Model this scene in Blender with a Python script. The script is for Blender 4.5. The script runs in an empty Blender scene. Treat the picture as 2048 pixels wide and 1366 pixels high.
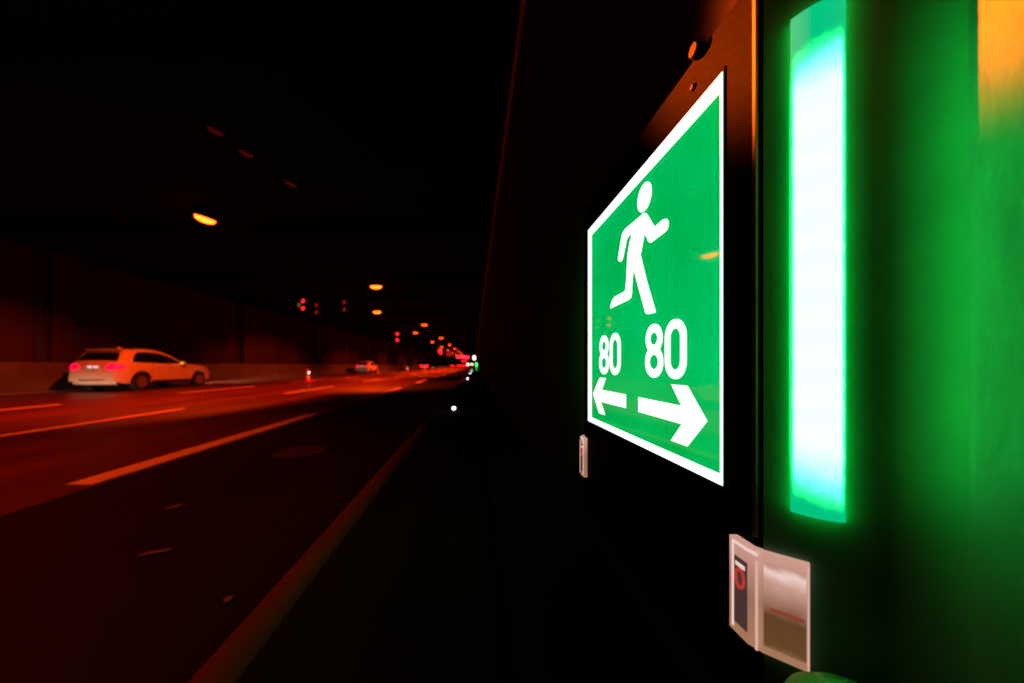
import bpy, bmesh, math, random
from mathutils import Vector, Matrix
random.seed(7)
R = math.radians
scene = bpy.context.scene
col = scene.collection

# ------------------------------------------------------------------ camera
CAM_H = 0.96          # metres above the road; the camera looks straight along the tunnel
cam_d = bpy.data.cameras.new('camera')
cam = bpy.data.objects.new('camera', cam_d); col.objects.link(cam)
cam.location = (0, 0, CAM_H); cam.rotation_euler = (R(90), 0, 0)
cam_d.sensor_width = 36; cam_d.lens = 12.0
cam_d.shift_x = 76/2048; cam_d.shift_y = 48/2048
cam_d.clip_start = 0.01; cam_d.clip_end = 3000
cam_d.dof.use_dof = True; cam_d.dof.focus_distance = 0.62; cam_d.dof.aperture_fstop = 2.2
scene.camera = cam

# ------------------------------------------------------------------ world, exposure
w = bpy.data.worlds.new('World'); scene.world = w; w.use_nodes = True
bg = w.node_tree.nodes['Background']
bg.inputs[0].default_value = (0.02, 0.006, 0.002, 1); bg.inputs[1].default_value = 0.02   # the night outside the tunnel
vs = scene.view_settings
vs.view_transform = 'Standard'; vs.look = 'None'; vs.exposure = 0; vs.gamma = 1
cy = scene.cycles
cy.use_denoising = True
cy.max_bounces = 5; cy.diffuse_bounces = 3; cy.glossy_bounces = 3; cy.transmission_bounces = 3
cy.sample_clamp_indirect = 1.5
cy.use_light_tree = True
cy.caustics_reflective = False; cy.caustics_refractive = False

SODIUM = (1.0, 0.052, 0.003)
LAMP_POWER = 3200.0
HEADLIGHT_POWER = 4200.0
PATCH_POWER = 190000.0

# ------------------------------------------------------------------ materials
def nodes_of(m):
    m.use_nodes = True
    nt = m.node_tree
    return nt, nt.nodes, nt.links

def mat(name, c, rough=0.6, metal=0.0, var=0.25, scale=6.0, bump=0.0, bscale=None, spec=0.5, coat=0.0, stretch=(1,1,1), dark=None):
    m = bpy.data.materials.new(name)
    nt, N, L = nodes_of(m)
    b = N['Principled BSDF']
    b.inputs['Roughness'].default_value = rough
    b.inputs['Metallic'].default_value = metal
    b.inputs['Specular IOR Level'].default_value = spec
    b.inputs['Coat Weight'].default_value = coat
    tc = N.new('ShaderNodeTexCoord'); mp = N.new('ShaderNodeMapping')
    mp.inputs['Scale'].default_value = stretch
    L.new(tc.outputs['Object'], mp.inputs['Vector'])
    n1 = N.new('ShaderNodeTexNoise'); n1.inputs['Scale'].default_value = scale
    n1.inputs['Detail'].default_value = 6; n1.inputs['Roughness'].default_value = 0.65
    L.new(mp.outputs[0], n1.inputs['Vector'])
    cr = N.new('ShaderNodeValToRGB')
    lo = dark or tuple(x*(1-var) for x in c); hi = tuple(min(1, x*(1+var)) for x in c)
    cr.color_ramp.elements[0].position = 0.3; cr.color_ramp.elements[0].color = (*lo, 1)
    cr.color_ramp.elements[1].position = 0.7; cr.color_ramp.elements[1].color = (*hi, 1)
    L.new(n1.outputs['Fac'], cr.inputs[0]); L.new(cr.outputs[0], b.inputs['Base Color'])
    if bump:
        n2 = N.new('ShaderNodeTexNoise'); n2.inputs['Scale'].default_value = bscale or scale*8
        n2.inputs['Detail'].default_value = 5
        L.new(mp.outputs[0], n2.inputs['Vector'])
        bp = N.new('ShaderNodeBump'); bp.inputs['Strength'].default_value = bump; bp.inputs['Distance'].default_value = 0.01
        L.new(n2.outputs['Fac'], bp.inputs['Height']); L.new(bp.outputs[0], b.inputs['Normal'])
    return m

def glow(name, c, strength, base=(0.05,0.05,0.05), rough=0.25, sample=False, mottle=0.0):
    m = bpy.data.materials.new(name)
    nt, N, L = nodes_of(m)
    b = N['Principled BSDF']
    b.inputs['Base Color'].default_value = (*base, 1); b.inputs['Roughness'].default_value = rough
    b.inputs['Emission Color'].default_value = (*c, 1); b.inputs['Emission Strength'].default_value = strength
    if mottle:
        tc = N.new('ShaderNodeTexCoord'); n = N.new('ShaderNodeTexNoise'); n.inputs['Scale'].default_value = 40
        L.new(tc.outputs['Object'], n.inputs['Vector'])
        mr = N.new('ShaderNodeMapRange'); mr.inputs[1].default_value = 0.3; mr.inputs[2].default_value = 0.7
        mr.inputs[3].default_value = strength*(1-mottle); mr.inputs[4].default_value = strength*(1+mottle)
        L.new(n.outputs['Fac'], mr.inputs[0]); L.new(mr.outputs[0], b.inputs['Emission Strength'])
    m.cycles.emission_sampling = 'AUTO' if sample else 'NONE'
    return m

def asphalt(name, c, rough, streak, spec=0.5):
    m = mat(name, c, rough=rough, var=0.3, scale=0.5, bump=0.25, bscale=60, spec=0.5)
    nt, N, L = nodes_of(m); b = N['Principled BSDF']; b.inputs['Specular IOR Level'].default_value = spec
    tc = N.new('ShaderNodeTexCoord'); mp = N.new('ShaderNodeMapping'); mp.inputs['Scale'].default_value = (0.9, 0.03, 1)
    L.new(tc.outputs['Object'], mp.inputs[0])
    n = N.new('ShaderNodeTexNoise'); n.inputs['Scale'].default_value = 1.0; n.inputs['Detail'].default_value = 4
    L.new(mp.outputs[0], n.inputs['Vector'])          # wheel tracks: long polished streaks along the lanes
    mr = N.new('ShaderNodeMapRange'); mr.inputs[1].default_value = 0.35; mr.inputs[2].default_value = 0.65
    mr.inputs[3].default_value = rough - streak; mr.inputs[4].default_value = rough + streak
    L.new(n.outputs['Fac'], mr.inputs[0]); L.new(mr.outputs[0], b.inputs['Roughness'])
    src = b.inputs['Base Color'].links[0].from_socket
    mx = N.new('ShaderNodeMix'); mx.data_type = 'RGBA'; mx.blend_type = 'MULTIPLY'; mx.inputs[0].default_value = 1.0
    mr2 = N.new('ShaderNodeMapRange'); mr2.inputs[1].default_value = 0.35; mr2.inputs[2].default_value = 0.65
    mr2.inputs[3].default_value = 0.6; mr2.inputs[4].default_value = 1.15
    L.new(n.outputs['Fac'], mr2.inputs[0]); L.new(src, mx.inputs[6]); L.new(mr2.outputs[0], mx.inputs[7])
    L.new(mx.outputs[2], b.inputs['Base Color'])
    return m

M = {}
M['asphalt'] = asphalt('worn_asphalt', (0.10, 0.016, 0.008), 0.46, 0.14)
M['asphalt_dark'] = asphalt('fresh_asphalt_and_light_edge', (0.010, 0.006, 0.005), 0.75, 0.08, 0.12)  # darker, newer lane surface; its colour also carries the edge of the lamps' light
M['paint_line'] = mat('road_paint', (0.85, 0.62, 0.5), 0.55, var=0.15, scale=5)
M['gutter'] = mat('gutter_concrete', (0.34, 0.32, 0.27), 0.8, scale=1.5)
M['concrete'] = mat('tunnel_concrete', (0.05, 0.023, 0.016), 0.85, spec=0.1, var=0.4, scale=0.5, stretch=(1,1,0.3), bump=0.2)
M['barrier'] = mat('barrier_concrete', (0.13, 0.115, 0.085), 0.8, var=0.25, scale=0.8)
M['lit_wall'] = mat('green_lit_wall', (0.075, 0.165, 0.135), 0.5, var=0.4, scale=7, bump=0.15, bscale=40, stretch=(1,1,0.35))  # lighter, greener copy of the wall with the strip's green light tinted in
M['ceiling'] = mat('dark_ceiling', (0.005, 0.0045, 0.004), 0.95, var=0.4, scale=0.4, spec=0.03)  # near-black base colour, set low to keep the ceiling dark
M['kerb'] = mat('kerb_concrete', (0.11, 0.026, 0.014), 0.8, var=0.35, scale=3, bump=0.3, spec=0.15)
M['walk'] = mat('walkway_concrete', (0.007, 0.0045, 0.004), 0.9, var=0.5, scale=2, spec=0.08, bump=0.2)
M['black_metal'] = mat('black_painted_metal', (0.0028, 0.0026, 0.0024), 0.55, var=0.25, scale=12, bump=0.06, spec=0.015)
M['dark_wall'] = mat('dark_tunnel_wall', (0.035, 0.03, 0.027), 0.9, var=0.5, scale=1.2, stretch=(1,1,0.15), spec=0.05)
M['added_end_panel'] = mat('green_lit_added_panel', (0.05, 0.22, 0.13), 0.45, var=0.15, scale=10)  # the strip's green light on the panel is put into this colour
M['edge_highlight'] = mat('highlight_edge_metal', (0.12, 0.09, 0.07), 0.5, metal=0.0, var=0.4, scale=25)  # lighter tone standing for the highlight on the housing's corner
M['conduit'] = mat('red_lit_conduit', (0.8, 0.2, 0.1), 0.5)  # red lamp light along the wall's top line is put into this colour
M['bolt'] = mat('bolt_steel', (0.004, 0.004, 0.004), 0.5, spec=0.1)
M['car_white'] = mat('white_car_paint', (0.78, 0.78, 0.77), 0.28, var=0.02, coat=0.6)
M['car_silver'] = mat('silver_car_paint', (0.6, 0.6, 0.6), 0.3, var=0.02, coat=0.5)
M['car_dark'] = mat('dark_car_paint', (0.02, 0.02, 0.022), 0.25, var=0.05, coat=0.5)
M['glass'] = mat('dark_car_glass', (0.006, 0.006, 0.007), 0.04, var=0.0, spec=0.6)
M['rubber'] = mat('tyre_rubber', (0.012, 0.012, 0.012), 0.85)
M['trim'] = mat('black_trim', (0.012, 0.012, 0.012), 0.6)
M['rim'] = mat('alloy_rim', (0.2, 0.2, 0.2), 0.45)
M['skid'] = mat('pale_skid_plate', (0.75, 0.75, 0.74), 0.4)
M['plate'] = mat('plate_white', (0.75, 0.75, 0.73), 0.4, var=0.05)
M['cone_orange'] = mat('cone_orange', (0.75, 0.07, 0.02), 0.5)
M['cone_white'] = mat('cone_white', (0.8, 0.8, 0.78), 0.4)
M['cap'] = mat('green_lit_cap', (0.06, 0.42, 0.10), 0.4, var=0.1)  # green from the strip above is put into the cap's colour
M['grey_metal'] = mat('grey_metal', (0.12, 0.12, 0.12), 0.5, metal=0.3)
M['litter'] = mat('dry_scrap', (0.17, 0.06, 0.04), 0.8)
M['cover_iron'] = mat('cast_iron', (0.045, 0.03, 0.026), 0.6, metal=0.3)

M['sodium'] = glow('sodium_lens', (1.0, 0.09, 0.005), 9.0)
M['sodium_far'] = glow('sodium_lens_far', (1.0, 0.055, 0.003), 7.0)
M['sodium_near'] = glow('sodium_lens_near', (1.0, 0.06, 0.004), 15.0)
M['lens_glimmer'] = glow('unlit_lens_glimmer', (1.0, 0.03, 0.01), 0.055, mottle=0.8)  # faint red glow put on unlit lenses for the reflections they catch
M['red'] = glow('red_signal_lens', (1.0, 0.008, 0.01), 5.0)
M['red_far'] = glow('red_far_lens', (1.0, 0.012, 0.035), 7.0)
M['red_dim'] = glow('red_dim_lens', (1.0, 0.02, 0.012), 0.35)
M['olive_dim'] = glow('faint_amber_lens', (1.0, 0.45, 0.12), 0.10)
M['tail'] = glow('tail_lamp', (1.0, 0.002, 0.03), 2.4, base=(0.06,0.002,0.002))
M['plate_lamp'] = glow('rear_white_lamp', (1.0, 0.8, 0.82), 1.0, base=(0.6,0.6,0.6))
M['headlamp'] = glow('headlamp_lens', (1.0, 0.8, 0.6), 1.2, base=(0.5,0.5,0.5))
M['amber'] = glow('amber_mirror_glow', (1.0, 0.35, 0.03), 1.2)  # amber glow given to the mirror glass itself
M['white_led'] = glow('white_led', (1.0, 0.8, 0.95), 12.0)
M['cone_led'] = glow('cone_lamp', (1.0, 0.82, 0.86), 9.0)
M['pale_orange'] = glow('pale_orange_lamp', (1.0, 0.5, 0.25), 5.0)
M['white_panel'] = glow('white_lit_panel', (1.0, 0.9, 0.8), 5.0)
M['green_strip'] = glow('green_glow_strip', (0.0, 0.45, 0.02), 3.0)
M['cover_edge'] = glow('green_cover_edge', (0.0, 1.0, 0.12), 3.2, base=(0.02,0.2,0.06), sample=True)
M['sign_white'] = glow('sign_white', (1.0, 0.985, 0.985), 1.25, base=(0.7,0.7,0.7), sample=True)
M['led_pink'] = glow('clear_lamp_frame', (0.95, 0.52, 0.44), 0.62, base=(0.3,0.3,0.3), mottle=0.15)
def clear_lamp(name, stops, strength, noise):
    # lit clear plastic: pale where the small lamp at the top is seen through it, brown tray below
    m = glow(name, (1, 1, 1), strength, base=(0.2, 0.18, 0.17), rough=0.15); nt, N, L = nodes_of(m)
    tc = N.new('ShaderNodeTexCoord'); sp = N.new('ShaderNodeSeparateXYZ'); L.new(tc.outputs['Object'], sp.inputs[0])
    n = N.new('ShaderNodeTexNoise'); n.inputs['Scale'].default_value = 45; n.inputs['Detail'].default_value = 5; L.new(tc.outputs['Object'], n.inputs['Vector'])
    mr = N.new('ShaderNodeMapRange'); mr.inputs[1].default_value = 0.103; mr.inputs[2].default_value = 0.228; L.new(sp.outputs[2], mr.inputs[0])
    ad = N.new('ShaderNodeMath'); ad.operation = 'MULTIPLY_ADD'; ad.inputs[1].default_value = noise; L.new(n.outputs['Fac'], ad.inputs[0])
    sb = N.new('ShaderNodeMath'); sb.operation = 'SUBTRACT'; sb.inputs[1].default_value = noise/2; L.new(mr.outputs[0], sb.inputs[0]); L.new(sb.outputs[0], ad.inputs[2])
    cr = N.new('ShaderNodeValToRGB'); el = cr.color_ramp.elements
    for k, (p_, c_) in enumerate(stops):
        e = el[k] if k < 2 else el.new(p_)
        e.position = p_; e.color = (*c_, 1)
    L.new(ad.outputs[0], cr.inputs[0]); L.new(cr.outputs[0], N['Principled BSDF'].inputs['Emission Color'])
    return m
M['clear_shell'] = clear_lamp('clear_shell', [(0, (.50,.24,.13)), (1, (.80,.42,.34)), (.5, (.42,.20,.13))], 0.75, .15)
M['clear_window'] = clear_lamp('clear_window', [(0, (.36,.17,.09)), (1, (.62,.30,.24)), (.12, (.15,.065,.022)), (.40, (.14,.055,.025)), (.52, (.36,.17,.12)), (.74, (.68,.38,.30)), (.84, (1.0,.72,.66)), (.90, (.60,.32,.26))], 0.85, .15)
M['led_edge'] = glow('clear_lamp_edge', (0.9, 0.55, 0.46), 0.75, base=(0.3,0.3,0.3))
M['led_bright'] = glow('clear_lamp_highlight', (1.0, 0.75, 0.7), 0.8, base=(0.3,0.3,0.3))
M['led_pale'] = glow('clear_lamp_upper', (0.9, 0.46, 0.37), 0.55, base=(0.2,0.2,0.2), mottle=0.25)
M['led_brown'] = glow('clear_lamp_lower', (0.5, 0.19, 0.075), 0.36, base=(0.1,0.1,0.1), mottle=0.45)
M['led_dark'] = glow('clear_lamp_slot', (0.4, 0.2, 0.18), 0.16, base=(0.05,0.05,0.05))
M['led_red'] = glow('clear_lamp_red', (0.8, 0.06, 0.05), 0.6, base=(0.3,0.02,0.02))
M['led_redband'] = glow('clear_lamp_band', (0.55, 0.11, 0.06), 0.45, base=(0.3,0.02,0.02))

def drips(m, src):
    # dried drip stains running down the sign, and specks of dust
    nt = m.node_tree; N, L = nt.nodes, nt.links
    tc = N.new('ShaderNodeTexCoord'); sp = N.new('ShaderNodeSeparateXYZ'); L.new(tc.outputs['Object'], sp.inputs[0])
    def mth(op, a, b=None, c=None):
        k = N.new('ShaderNodeMath'); k.operation = op; k.use_clamp = op == 'SUBTRACT' and a == 1.0
        for i, x in enumerate((a, b, c)):
            if x is None: continue
            if isinstance(x, (int, float)): k.inputs[i].default_value = x
            else: L.new(x, k.inputs[i])
        return k.outputs[0]
    tot = None
    for Y, wd in ((.638, .0016), (.610, .0013), (1.02, .003), (.957, .003)):
        d = mth('ABSOLUTE', mth('SUBTRACT', sp.outputs[1], Y-.779))
        q = mth('SUBTRACT', 1.0, mth('DIVIDE', d, wd))
        tot = q if tot is None else mth('ADD', tot, q)
    mp = N.new('ShaderNodeMapping'); mp.inputs['Scale'].default_value = (1, 500, 45); L.new(tc.outputs['Object'], mp.inputs[0])
    n = N.new('ShaderNodeTexNoise'); n.inputs['Scale'].default_value = 1; n.inputs['Detail'].default_value = 4; L.new(mp.outputs[0], n.inputs['Vector'])
    mr = N.new('ShaderNodeMapRange'); mr.inputs[1].default_value = .4; mr.inputs[2].default_value = .65; L.new(n.outputs['Fac'], mr.inputs[0])
    g = N.new('ShaderNodeTexNoise'); g.inputs['Scale'].default_value = 160; g.inputs['Detail'].default_value = 2; L.new(tc.outputs['Object'], g.inputs['Vector'])
    mg = N.new('ShaderNodeMapRange'); mg.inputs[1].default_value = .70; mg.inputs[2].default_value = .78; mg.inputs[4].default_value = .25; L.new(g.outputs['Fac'], mg.inputs[0])
    dirt = mth('MULTIPLY_ADD', mth('MULTIPLY', tot, mr.outputs[0]), .42, mg.outputs[0])
    k = mth('SUBTRACT', 1.0, dirt)
    mx = N.new('ShaderNodeMix'); mx.data_type = 'RGBA'; mx.blend_type = 'MULTIPLY'; mx.inputs[0].default_value = 1
    if isinstance(src, tuple): mx.inputs[6].default_value = src
    else: L.new(src, mx.inputs[6])
    L.new(k, mx.inputs[7]); L.new(mx.outputs[2], N['Principled BSDF'].inputs['Emission Color'])
drips(M['sign_white'], (1.0, .985, .985, 1))
def make_sign_green():
    m = bpy.data.materials.new('sign_green'); nt, N, L = nodes_of(m); b = N['Principled BSDF']
    b.inputs['Base Color'].default_value = (0.0, 0.08, 0.02, 1); b.inputs['Roughness'].default_value = 0.5
    b.inputs['Specular IOR Level'].default_value = 0.0
    b.inputs['Emission Strength'].default_value = 1.0
    tc = N.new('ShaderNodeTexCoord')
    n = N.new('ShaderNodeTexNoise'); n.inputs['Scale'].default_value = 4; L.new(tc.outputs['Object'], n.inputs['Vector'])
    g = N.new('ShaderNodeTexNoise'); g.inputs['Scale'].default_value = 180; g.inputs['Detail'].default_value = 3
    L.new(tc.outputs['Object'], g.inputs['Vector'])
    ad = N.new('ShaderNodeMath'); ad.operation = 'MULTIPLY_ADD'; ad.inputs[1].default_value = 0.35
    L.new(g.outputs['Fac'], ad.inputs[0]); L.new(n.outputs['Fac'], ad.inputs[2])
    cr = N.new('ShaderNodeValToRGB'); e = cr.color_ramp.elements
    e[0].position = 0.45; e[0].color = (0.0, 0.46, 0.07, 1); e[1].position = 0.95; e[1].color = (0.0, 0.62, 0.15, 1)
    L.new(ad.outputs[0], cr.inputs[0]); drips(m, cr.outputs[0])
    # the coat's normal is turned off the flat sheet to place a lamp's reflection
    b.inputs['Coat Weight'].default_value = 1.0; b.inputs['Coat Roughness'].default_value = 0.03
    cv = N.new('ShaderNodeCombineXYZ')
    for i, x in enumerate((-.9967, -.066, .046)): cv.inputs[i].default_value = x
    L.new(cv.outputs[0], b.inputs['Coat Normal'])
    return m
M['sign_green'] = make_sign_green()

def make_strip_mat():
    # LED tube behind a frosted cover: the tube stops short of the cover's ends and edges
    m = bpy.data.materials.new('frosted_green_tube'); nt, N, L = nodes_of(m); b = N['Principled BSDF']
    b.inputs['Base Color'].default_value = (0.01, 0.06, 0.035, 1); b.inputs['Roughness'].default_value = 0.4; b.inputs['Specular IOR Level'].default_value = 0.1
    tc = N.new('ShaderNodeTexCoord'); sp = N.new('ShaderNodeSeparateXYZ'); L.new(tc.outputs['UV'], sp.inputs[0])
    n = N.new('ShaderNodeTexNoise'); n.inputs['Scale'].default_value = 60; L.new(tc.outputs['Object'], n.inputs['Vector'])
    def math(op, a, bb=None, c=None):
        k = N.new('ShaderNodeMath'); k.operation = op
        for i, x in enumerate((a, bb, c)):
            if x is None: continue
            if isinstance(x, (int, float)): k.inputs[i].default_value = x
            else: L.new(x, k.inputs[i])
        return k.outputs[0]
    # distance from the ends (v) and edges (u)
    v = sp.outputs[1]; u = sp.outputs[0]
    dv = math('MINIMUM', math('SUBTRACT', v, 0.045), math('SUBTRACT', 0.915, v))
    dv = math('MULTIPLY_ADD', u, 0.02, dv)
    dv = math('MULTIPLY_ADD', math('SUBTRACT', n.outputs['Fac'], 0.5), 0.03, dv)
    sv = N.new('ShaderNodeMapRange'); sv.interpolation_type = 'SMOOTHSTEP'
    sv.inputs[1].default_value = -0.02; sv.inputs[2].default_value = 0.11; L.new(dv, sv.inputs[0])
    du = math('MINIMUM', u, math('SUBTRACT', 1.0, u))
    du = math('MULTIPLY_ADD', math('SUBTRACT', n.outputs['Fac'], 0.5), 0.03, du)
    su = N.new('ShaderNodeMapRange'); su.interpolation_type = 'SMOOTHSTEP'
    su.inputs[1].default_value = 0.0; su.inputs[2].default_value = 0.10; L.new(du, su.inputs[0])
    k = math('MULTIPLY', sv.outputs[0], su.outputs[0])
    cr = N.new('ShaderNodeMix'); cr.data_type = 'RGBA'
    cr.inputs[6].default_value = (0.0, 0.55, 0.22, 1); cr.inputs[7].default_value = STRIP_CORE
    # a row of LED modules behind the cover makes faint ripples
    wv = math('SINE', math('MULTIPLY_ADD', v, 82.0, math('MULTIPLY', n.outputs['Fac'], 2.0)))
    cc = N.new('ShaderNodeCombineColor'); L.new(math('MULTIPLY_ADD', wv, 0.035, 0.945), cc.inputs[0]); L.new(math('MULTIPLY_ADD', wv, 2.0, 44.0), cc.inputs[1]); L.new(math('MULTIPLY_ADD', wv, 0.2, 5.0), cc.inputs[2])
    L.new(cc.outputs[0], cr.inputs[7])
    k = math('POWER', k, 1.4)
    L.new(k, cr.inputs[0]); L.new(cr.outputs[2], b.inputs['Emission Color']); b.inputs['Emission Strength'].default_value = 1.0
    m.cycles.emission_sampling = 'AUTO'
    return m
STRIP_CORE = (1.03, 32.0, 1.3, 1)
M['strip'] = make_strip_mat()

# ------------------------------------------------------------------ helpers
class MB:
    """collects shapes into one mesh object"""
    def __init__(s): s.bm = bmesh.new()
    def box(s, c, d, rot=None, bevel=0.0):
        r = bmesh.ops.create_cube(s.bm, size=1.0)
        vs_ = r['verts']
        for v in vs_: v.co = Vector((v.co.x*d[0], v.co.y*d[1], v.co.z*d[2]))
        if bevel:
            ed = list({e for v in vs_ for e in v.link_edges})
            rb = bmesh.ops.bevel(s.bm, geom=ed, offset=bevel, segments=2, affect='EDGES', profile=0.5)
            vs_ = list({v for f in rb['faces'] for v in f.verts} | {v for v in vs_ if v.is_valid})
        m = Matrix.Translation(Vector(c)) @ (rot.to_4x4() if rot else Matrix.Identity(4))
        for v in vs_: v.co = m @ v.co
        return s
    def lathe(s, prof, c=(0,0,0), axis='Z', n=24, sx=1, sy=1, rot=None, cap=True):
        rings = []
        for r, h in prof:
            ring = []
            for i in range(n):
                a = 2*math.pi*i/n
                p = Vector((r*math.cos(a)*sx, r*math.sin(a)*sy, h))
                if axis == 'X': p = Vector((p.z, p.x, p.y))
                elif axis == 'Y': p = Vector((p.x, p.z, p.y))
                if rot: p = rot @ p
                ring.append(s.bm.verts.new(p + Vector(c)))
            rings.append(ring)
        for a, b in zip(rings, rings[1:]):
            for i in range(n):
                j = (i+1) % n
                s.bm.faces.new((a[i], a[j], b[j], b[i]))
        for ring in (rings[0], rings[-1]) if cap else ():
            try: s.bm.faces.new(ring)
            except ValueError: pass
        return s
    def grid(s, rows, closed=False):
        vr = [[s.bm.verts.new(p) for p in r] for r in rows]
        for a, b in zip(vr, vr[1:]):
            k = len(a)
            for i in range(k if closed else k-1):
                j = (i+1) % k
                s.bm.faces.new((a[i], a[j], b[j], b[i]))
        return vr
    def prism(s, pts, vec):
        """polygon (3D points, one plane) thickened by vec"""
        a = [s.bm.verts.new(Vector(p)) for p in pts]
        b = [s.bm.verts.new(Vector(p)+Vector(vec)) for p in pts]
        fs = [s.bm.faces.new(a), s.bm.faces.new(b[::-1])]
        for i in range(len(a)):
            j = (i+1) % len(a)
            s.bm.faces.new((a[j], a[i], b[i], b[j]))
        s.bm.normal_update()
        bmesh.ops.triangulate(s.bm, faces=fs, ngon_method='EAR_CLIP')
        return s
    def ring(s, outer, inner, vec):
        k = len(outer); V = Vector(vec)
        o = [s.bm.verts.new(Vector(p)) for p in outer]; i_ = [s.bm.verts.new(Vector(p)) for p in inner]
        o2 = [s.bm.verts.new(Vector(p)+V) for p in outer]; i2 = [s.bm.verts.new(Vector(p)+V) for p in inner]
        for a in range(k):
            b = (a+1) % k
            for q in ((o[a],o[b],i_[b],i_[a]), (o2[b],o2[a],i2[a],i2[b]), (o[b],o[a],o2[a],o2[b]), (i_[a],i_[b],i2[b],i2[a])):
                s.bm.faces.new(q)
        return s
    def build(s, name, m, parent=None, smooth=False, loc=None, rot=None):
        bmesh.ops.recalc_face_normals(s.bm, faces=s.bm.faces)
        me = bpy.data.meshes.new(name); s.bm.to_mesh(me); s.bm.free()
        me.materials.append(m)
        if smooth:
            me.polygons.foreach_set('use_smooth', [True]*len(me.polygons))
            me.set_sharp_from_angle(angle=R(40))
        o = bpy.data.objects.new(name, me); col.objects.link(o)
        if parent: o.parent = parent
        if loc: o.location = loc
        if rot: o.rotation_euler = rot
        return o

def tag(o, label=None, cat=None, group=None, kind=None):
    if label: o['label'] = label
    if cat: o['category'] = cat
    if group: o['group'] = group
    if kind: o['kind'] = kind
    return o
def thing(name, label, cat, loc=(0,0,0), rz=0, group=None):
    o = bpy.data.objects.new(name, None); col.objects.link(o)
    o.empty_display_size = 0.2
    o.location = loc; o.rotation_euler = (0, 0, rz)
    return tag(o, label, cat, group)
def dup(o, parent=None):
    c = o.copy(); col.objects.link(c)
    if parent: c.parent = parent
    for ch in list(o.children): dup(ch, c)
    return c
def copy_thing(o, loc, label, rz=None):
    c = dup(o); c.location = loc; c['label'] = label
    if rz is not None: c.rotation_euler = (0, 0, rz)
    return c
def spot(name, loc, aim, power, color, half, blend, parent=None, radius=0.12):
    d = bpy.data.lights.new(name, 'SPOT'); d.energy = power; d.color = color
    d.spot_size = 2*half; d.spot_blend = blend; d.shadow_soft_size = radius
    o = bpy.data.objects.new(name, d); col.objects.link(o)
    o.location = loc
    o.rotation_euler = (Vector(aim)-Vector(loc)).to_track_quat('-Z', 'Y').to_euler()
    if parent: o.parent = parent
    return o

# ------------------------------------------------------------------ setting
Y0, Y1 = -40.0, 620.0
WALL_X = 0.46; LEFT_X = -16.3; CEIL = 5.45
def sheet(name, x0, x1, z, m, y0=Y0, y1=Y1):
    b = MB(); n = 60
    b.grid([[(x0, y0+(y1-y0)*i/n, z), (x1, y0+(y1-y0)*i/n, z)] for i in range(n+1)])
    return tag(b.build(name, m), kind='structure')
sheet('ground', -60, 60, -0.25, M['walk'])
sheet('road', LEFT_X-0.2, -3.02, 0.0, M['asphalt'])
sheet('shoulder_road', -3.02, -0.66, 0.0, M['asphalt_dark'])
sheet('gutter', LEFT_X+0.35, LEFT_X+1.0, 0.004, M['gutter'])

def lane(x, width, starts, length):
    b = MB()
    for y in starts:
        b.box((x, y+length/2, 0.005), (width, length, 0.006))
    return tag(b.build('lane_marking', M['paint_line']), kind='structure')
lane(-3.17, 0.21, [2.72-8.0+8.02*i for i in range(-1, 26)], 4.0)
lane(-6.42, 0.16, [3.55+8.02*i for i in range(-2, 25)], 4.0)
lane(-10.15, 0.15, [4.35+7.4*i for i in range(-2, 26)], 4.0)

# kerb with a rounded nose, walkway behind it, ledge along the foot of the wall
b = MB(); n = 80
prof = [(-0.755, 0.0)] + [(-0.665+0.09*math.cos(R(a)), 0.09+0.09*math.sin(R(a))) for a in range(180, 24, -12)] + [(-0.58, 0.10)]
b.grid([[(x+random.uniform(-.004,.004), Y0+(Y1-Y0)*(i/n)**2.2, z) for x, z in prof] for i in range(n+1)])
tag(b.build('kerb', M['kerb'], smooth=True), kind='structure')
sheet('walkway', -0.60, 0.11, 0.160, M['walk'])
b = MB(); b.grid([[(0.098, y, 0.15), (0.10, y, 0.25), (0.115, y, 0.262), (WALL_X, y, 0.264)] for y in [Y0+(Y1-Y0)*i/40 for i in range(41)]])
tag(b.build('ledge', M['walk']), kind='structure')

# right tunnel wall, beside the camera
def panel_wall(name, x, sgn, top, m, label, seams):
    root = thing(name, label, 'wall', (x, 0, 0))
    b = MB(); b.box((sgn*0.15, (Y0+Y1)/2, top/2), (0.3, Y1-Y0, top)); b.build('wall_face', m, root)
    return root
rw = panel_wall('tunnel_wall', WALL_X, 1, 4.25, M['dark_wall'], 'dark rough concrete tunnel wall on the right carrying the lit green sign', 4)
b = MB(); b.box((-0.0015, -1.83, 0.90), (0.003, 4.34, 1.26)); b.build('added_lit_sheet', M['lit_wall'], rw)  # added lighter sheet where the wall catches the green and orange light
b = MB(); b.box((-0.012, (2+Y1)/2, 4.21), (0.05, Y1-2-0.0, 0.035)); b.build('coping', M['conduit'], rw)
b = MB(); b.box((0.14, (Y0+Y1)/2, 4.85), (0.28, Y1-Y0, 1.2)); b.build('upper_wall', M['ceiling'], rw)
# left tunnel wall
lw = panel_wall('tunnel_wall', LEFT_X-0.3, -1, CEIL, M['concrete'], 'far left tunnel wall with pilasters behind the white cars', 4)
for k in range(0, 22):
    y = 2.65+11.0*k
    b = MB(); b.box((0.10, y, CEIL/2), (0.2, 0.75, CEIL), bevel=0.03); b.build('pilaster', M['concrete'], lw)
    b = MB(); b.box((0.012, y-0.62, CEIL/2), (0.024, 0.42, CEIL)); b.build('dark_strip', M['dark_wall'], lw)  # dark upright strip beside each pilaster
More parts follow.
